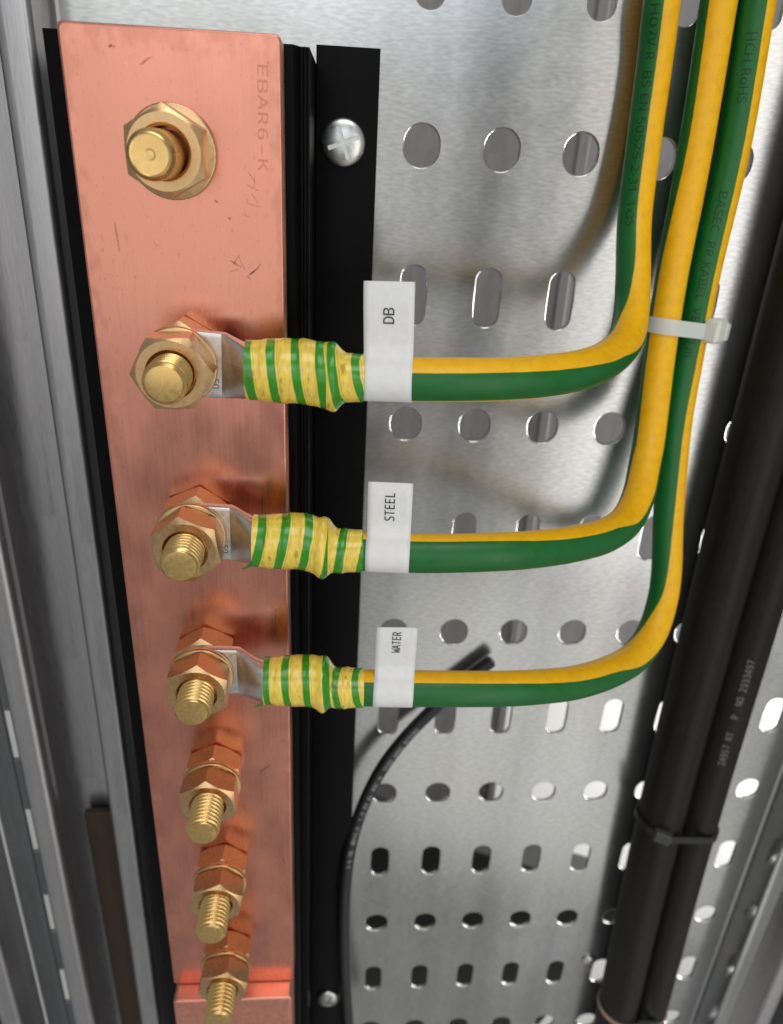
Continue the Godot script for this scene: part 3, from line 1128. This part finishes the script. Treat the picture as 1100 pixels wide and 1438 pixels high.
func earth_cables():
	var R := 5.6
	var paths := [
		[Vector4(-33.4, -54.6, 92.5, -91), Vector4(-20.7, -54.7, 93.5, -92), Vector4(-8.2, -54.3, 95.0, -92), Vector4(2.8, -54.0, 95.0, -92), Vector4(14.2, -54.1, 93.0, -93), Vector4(26.4, -54.1, 89.0, -91), Vector4(39.7, -54.4, 80.0, -88), Vector4(51.8, -54.6, 66.0, -77), Vector4(62.2, -52.4, 51.0, -42), Vector4(67.3, -45.6, 39.0, 10), Vector4(69.6, -35.6, 29.0, 37), Vector4(71.7, -17.6, 15.5, 44), Vector4(72.4, 8.4, 9.8, 44), Vector4(72.0, 28.8, 8.5, 45), Vector4(70.7, 43.7, 9.5, 46), Vector4(70.7, 65.2, 8.0, 46)],
		[Vector4(-33.3, -104.1, 92.5, -123), Vector4(-19.2, -104.7, 93.5, -124), Vector4(-1.1, -104.4, 95.0, -124), Vector4(19.8, -104.7, 93.0, -122), Vector4(33.7, -106.2, 88.0, -115), Vector4(47.2, -108.5, 80.0, -113), Vector4(59.9, -110.8, 70.0, -112), Vector4(71.3, -111.1, 58.0, -76), Vector4(78.7, -106.4, 47.0, -42), Vector4(83.6, -97.3, 36.0, -23), Vector4(86.3, -88.1, 29.0, -14), Vector4(88.0, -66.9, 21.0, -15), Vector4(88.9, -53.7, 17.0, -14), Vector4(89.7, -32.8, 13.0, -12), Vector4(90.3, 5.3, 10.0, 10), Vector4(89.3, 45.0, 8.0, 7), Vector4(88.5, 66.3, 8.0, 7)],
		[Vector4(-33.1, -153.1, 92.5, -116), Vector4(-17.7, -153.1, 93.5, -116), Vector4(2.2, -152.3, 95.0, -116), Vector4(25.2, -154.0, 93.0, -115), Vector4(40.3, -156.4, 89.0, -111), Vector4(54.8, -160.2, 82.0, -109), Vector4(69.8, -163.8, 72.0, -103), Vector4(83.7, -166.6, 60.0, -72), Vector4(93.6, -162.8, 50.0, -28), Vector4(99.0, -153.5, 42.0, 19), Vector4(100.4, -142.1, 37.0, 40), Vector4(100.1, -121.7, 29.0, 57), Vector4(100.0, -90.9, 20.0, 65), Vector4(101.1, -68.1, 15.0, 70), Vector4(101.6, -54.1, 13.0, 72), Vector4(102.2, -32.6, 11.0, 72), Vector4(103.6, 5.9, 9.0, 68), Vector4(101.6, 45.7, 8.0, 65), Vector4(100.5, 67.0, 8.0, 65)]]
	var words := ["DB", "STEEL", "WATER"]
	var desc := ["uppermost", "middle", "lowest"]
	var lug := lug_mesh()
	for i in 3:
		var tr := track(paths[i])
		var t := thing("earth_cable", "%s green and yellow earth cable, bolted to the bar and labelled %s" % [desc[i], words[i]], "earth cable", "green and yellow earth cables")
		var g := Geo.new()
		tube(g, tr, R, 64)
		obj("sheath", g.done(), M.earth_two if i == 0 else M.earth, t)
		var sy := -5.1 - 48.64 * (i + 1)
		var l := obj("lug", lug, M.tin, t, Vector3(-67.5, sy, 77.3 + 8.52))
		l.rotation_degrees.z = [-2.0, -1.0, -.5][i]
		if i < 2:
			var ip := Transform3D(Basis(Vector3(0, -1, 0), Vector3(1, 0, 0), Vector3(0, 0, 1)), Vector3(9.1, -4.6, 3.01))
			obj("stamped_lettering", write_flat("50", "Droid Sans", 1.9, 1.0, ip), M.lug_ink, l)
		# tape over the barrel and the cable's end
		var x0: float = [-50.0, -49.8, -48.0][i]
		var L: float = [29.4, 30.4, 30.4][i]
		var tp := tape_mesh(60 + i, L, [[.55, 21.6, .4, 1.2], [.8, 19.6, .9, 2.0], [.75, 18.0, .8, 1.8]][i], paths[i][1].y - sy, paths[i][1].z - 92.5)
		obj("tape_wrap", tp, make_tape(70 + i, [4.9, 4.8, 5.0][i], [.7, -1.1, .6][i]), t, Vector3(x0, sy, 92.5))
		if i > 0:
			obj("loose_tape_end", tape_tab(i), std(Color(.19, .50, .12), .3), t, Vector3(x0 + 1.0, sy, 92.0))
		# print along the green
		if i == 0:
			obj("lettering", write_round("50V  H07V-R  BS EN 50525-2-31  1x35", "Droid Sans", 2.7, 1.25, tr, R, tr.nearest(Vector3(69.2, 14, 15)), -38, -1), M.cable_ink, t)
		if i == 2:
			obj("lettering", write_round("HCH RoHS", "Droid Sans", 2.7, 1.15, tr, R, tr.nearest(Vector3(103, 28, 9)), -26, -1), M.cable_ink, t)
			obj("lettering", write_round("BASEC  RR KABEL  VE  50 m", "Droid Sans", 2.7, 1.25, tr, R, tr.nearest(Vector3(101.8, -38, 11.5)), -24, -1), M.cable_ink, t)
		var f := thing("flag_label", "white paper flag label printed %s, folded round the %s earth cable" % [words[i], desc[i]], "label", "white flag labels")
		var sm := tr.nearest(Vector3([-14.2, -12.4, -8.6][i], paths[i][1].y, 94.0))
		flag_label(f, tr, sm, R, [24.0, 21.6, 23.2][i], [12.4, 12.2, 12.2][i], [.03, .12, .55][i], words[i], [2.7, 2.7, 2.6][i], [.95, .80, .72][i], [8.0, 7.0, 5.2][i])


func black_cables():
	# two heavy cables lying on the panel
	var p1 := [Vector4(138.4, 90, 12, 0), Vector4(138.4, -28, 12, 0), Vector4(138.4, -74, 12, 0), Vector4(138.7, -141, 12, 0), Vector4(140.6, -271, 12, 0), Vector4(143.2, -360, 12, 0), Vector4(147, -450, 12, 0), Vector4(150, -540, 12, 0)]
	var p2 := []
	for q in p1:
		p2.append(Vector4(q.x + 21.0, q.y, 10.5, 0))
	var tr1 := track(p1)
	var tr2 := track(p2)
	var t := thing("power_cable", "thick plain black power cable nearest the earth cables", "power cable", "thick black power cables")
	var g := Geo.new()
	tube(g, tr1, 11.4, 56)
	obj("sheath", g.done(), M.black, t)
	t = thing("power_cable", "thick black power cable with grey printed numbers, on the right of the pair", "power cable", "thick black power cables")
	g = Geo.new()
	tube(g, tr2, 9.9, 56)
	obj("sheath", g.done(), M.black, t)
	obj("lettering", write_round("24957 RT   P  NO 2933497", "Droid Sans Mono", 3.1, 1.0, tr2, 9.9, tr2.nearest(Vector3(161, -232, 12)), 14, -1), M.grey_ink, t)
	# black tie round both
	t = thing("cable_tie", "black cable tie strapped round the two thick black power cables", "cable tie")
	g = Geo.new()
	var y := -300.0
	var c1 := Vector3(tr1.at(tr1.nearest(Vector3(143.5, y, 15))).p)
	var c2 := Vector3(tr2.at(tr2.nearest(Vector3(169, y - 4, 12))).p)
	loop_band(g, c1, 11.6, c2, 10.1, 4.4, 1.2, Vector3(.02, 1, 0), -4.0)
	obj("strap", g.done(), M.nylon_black, t)
	g = Geo.new()
	box(g, Vector3(-4.2, -3.2, -2.2), Vector3(4.2, 3.2, 2.4), .7)
	var hd := obj("head", g.done(), M.tie_head, t, c1 + Vector3(-4.0, 2.0, 12.0))
	hd.rotation_degrees = Vector3(0, -20, -8)
	# metal band at the bottom
	t = thing("clamp_band", "copper coloured metal band round the power cables at the bottom edge", "clamp")
	g = Geo.new()
	c1 = tr1.at(tr1.nearest(Vector3(149.5, -455, 15))).p
	c2 = tr2.at(tr2.nearest(Vector3(175, -459, 12))).p
	loop_band(g, c1, 11.6, c2, 10.1, 3.0, .8, Vector3(.03, 1, 0), -4.0)
	obj("band", g.done(), M.band, t)
	g = Geo.new()
	box(g, Vector3(-7, -3, -1.5), Vector3(7, 3, 2), .5)
	var bk := obj("buckle", g.done(), M.zinc, t, c1 + Vector3(15, -3, 10.6))
	bk.rotation_degrees = Vector3(0, 6, -10)
	# thin black cable with its cut end on the panel
	var th := []
	for q in [Vector3(-8.5, -490, 29), Vector3(-11.5, -465, 28), Vector3(-15.1, -440.5, 27.0), Vector3(-18.8, -376.0, 26.0), Vector3(-18.8, -325.0, 25.5), Vector3(-14.6, -295.5, 20.0), Vector3(-5.0, -269.6, 14.0), Vector3(7.9, -250.2, 9.0), Vector3(23.8, -231.6, 6.0), Vector3(36.1, -218.0, 5.0), Vector3(45.1, -209.2, 5.0)]:
		th.append(Vector4(q.x, q.y, q.z, 0))
	var tr := track(th)
	t = thing("thin_cable", "thin black cable with white print curving up to a cut end behind the WATER cable", "cable")
	g = Geo.new()
	tube(g, tr, 3.0, 28)
	obj("sheath", g.done(), M.thin, t)
	g = Geo.new()
	var e := tr.at(tr.dist[-1])
	var core := track([Vector4(e.p.x, e.p.y, e.p.z, 0), Vector4(e.p.x + e.t.x * .7, e.p.y + e.t.y * .7, e.p.z + e.t.z * .7, 0)], 2)
	tube(g, core, 1.9, 20)
	obj("core", g.done(), M.bare, t)
	obj("lettering", write_round("3 6 TB  MV/0.6  1.0 KV AL 80C W  7500 WANG DC3200", "Droid Sans Mono", 2.0, 1.0, tr, 3.0, tr.nearest(Vector3(-8, -279, 15)), 6, 1, 700), M.white_ink, t)


func loop_band(g: Geo, c1: Vector3, r1: float, c2: Vector3, r2: float, width: float, thick: float, axis: Vector3, skew: float):
	# belt round two parallel cables, hull of two circles in the plane across axis; skew shifts one side along the axis
	var pts := PackedVector2Array()
	var ex := (c2 - c1)
	ex = (ex - axis.normalized() * ex.dot(axis.normalized()))
	var d := ex.length()
	ex = ex.normalized()
	var ez := ex.cross(axis.normalized()).normalized()
	for k in 64:
		var a := TAU * k / 64
		pts.append(Vector2(cos(a), sin(a)) * r1)
		pts.append(Vector2(cos(a), sin(a)) * r2 + Vector2(d, 0))
	var hull := Geometry2D.convex_hull(pts)
	hull.remove_at(hull.size() - 1)
	# resample the straight runs
	var out := PackedVector2Array()
	for i in hull.size():
		var a := hull[i]
		var b := hull[(i + 1) % hull.size()]
		var m := maxi(1, int(a.distance_to(b) / 2.0))
		for k in m:
			out.append(a.lerp(b, float(k) / m))
	var grown := Geometry2D.offset_polygon(out, thick)[0]
	var mid := Vector2(d / 2, 0)
	var n := out.size()
	var ax := axis.normalized()
	var P := func(i: int, o: float, s: float) -> Vector3:
		var q := out[i % n]
		var p := out[(i + n - 1) % n]
		var r := out[(i + 1) % n]
		var tg := (r - p).normalized()
		var nn := Vector2(tg.y, -tg.x)
		if nn.dot(q - mid) < 0: nn = -nn
		q += nn * o
		return c1 + ex * q.x + ez * q.y + ax * (s * width / 2 + skew * (q.x / maxf(d, 1.0)))
	g.grp(1)
	for i in n:
		var co := c1 + ex * mid.x
		for e in [[thick, -1.0, thick, 1.0, 1], [.02, -1.0, .02, 1.0, 2], [.02, 1.0, thick, 1.0, 3], [.02, -1.0, thick, -1.0, 4]]:
			g.grp(e[4])
			var a: Vector3 = P.call(i, e[0], e[1]); var b: Vector3 = P.call(i + 1, e[0], e[1]); var c: Vector3 = P.call(i + 1, e[2], e[3]); var dd: Vector3 = P.call(i, e[2], e[3])
			var o := (a - co)
			if e[4] == 2: o = -o
			if e[4] == 3: o = ax
			if e[4] == 4: o = -ax
			g.quad(a, b, c, dd, o)


func screw(called: String, label: String, at: Vector3, r: float, turn: float, grp := ""):
	var root := CSGCombiner3D.new()
	root.name = numbered(called)
	root.position = at * S
	root.rotation_degrees.z = turn
	add_child(root, true)
	var g := Geo.new()
	var prof := [Vector2(0, -2.0), Vector2(r * .55, -2.0), Vector2(r * .55, 0.0), Vector2(r * .96, 0.0), Vector2(r, .4), Vector2(r * .99, .9)]
	for k in range(1, 9):
		var a := deg_to_rad(80.0 * k / 8.0)
		prof.append(Vector2(r * .99 * cos(a * 90.0 / 80.0), .9 + r * .30 * sin(a * 90.0 / 80.0)))
	prof[prof.size() - 1] = Vector2(0, .9 + r * .30)
	lathe(g, prof, Vector3.ZERO, 40, 30.0)
	var head := CSGMesh3D.new()
	head.name = "head"
	head.mesh = g.done()
	head.material = M.zinc
	root.add_child(head)
	for k in 2:
		var b := CSGBox3D.new()
		b.name = "recess"
		b.size = Vector3(r * 1.42, r * .19, r * .46) * S
		b.rotation.z = PI / 2 * k
		b.position.z = (.9 + r * .30) * S
		b.operation = CSGShape3D.OPERATION_SUBTRACTION
		b.material = M.zinc
		root.add_child(b, true)
	tag(root, label, "screw", grp)


func small_things():
	screw("pan_head_screw", "cross head screw near the top of the black base's flange", Vector3(-26.5, -.6, 22), 6.9, 20.0, "screws in the black base")
	screw("pan_head_screw", "cross head screw at the bottom edge beside the thin black cable", Vector3(-26.6, -424, 22), 6.3, 62.0, "screws in the black base")
	screw("panel_screw", "small screw in the perforated panel left of the power cables near the bottom", Vector3(128.5, -432, 0), 4.0, 35.0)
	# white tie round the two right-hand earth cables
	var t := thing("cable_tie", "translucent white cable tie strapped round the green and yellow earth cables", "cable tie")
	var g := Geo.new()
	var a := Vector3(88.9, -53.7, 17.0)
	var b := Vector3(101.6, -55.0, 13.0)
	loop_band(g, a, 5.75, b, 5.75, 5.4, 1.1, Vector3(.02, 1, -.1), -1.0)
	obj("strap", g.done(), M.nylon, t)
	g = Geo.new()
	box(g, Vector3(-4.6, -4.2, -3.2), Vector3(4.2, 4.2, 3.2), 1.1)
	box(g, Vector3(.4, -3.1, 2.9), Vector3(3.8, 3.1, 4.0), .5)
	var h := obj("head", g.done(), M.nylon, t, Vector3(107.4, -54.6, 18.0))
	h.rotation_degrees = Vector3(0, 42, -4)
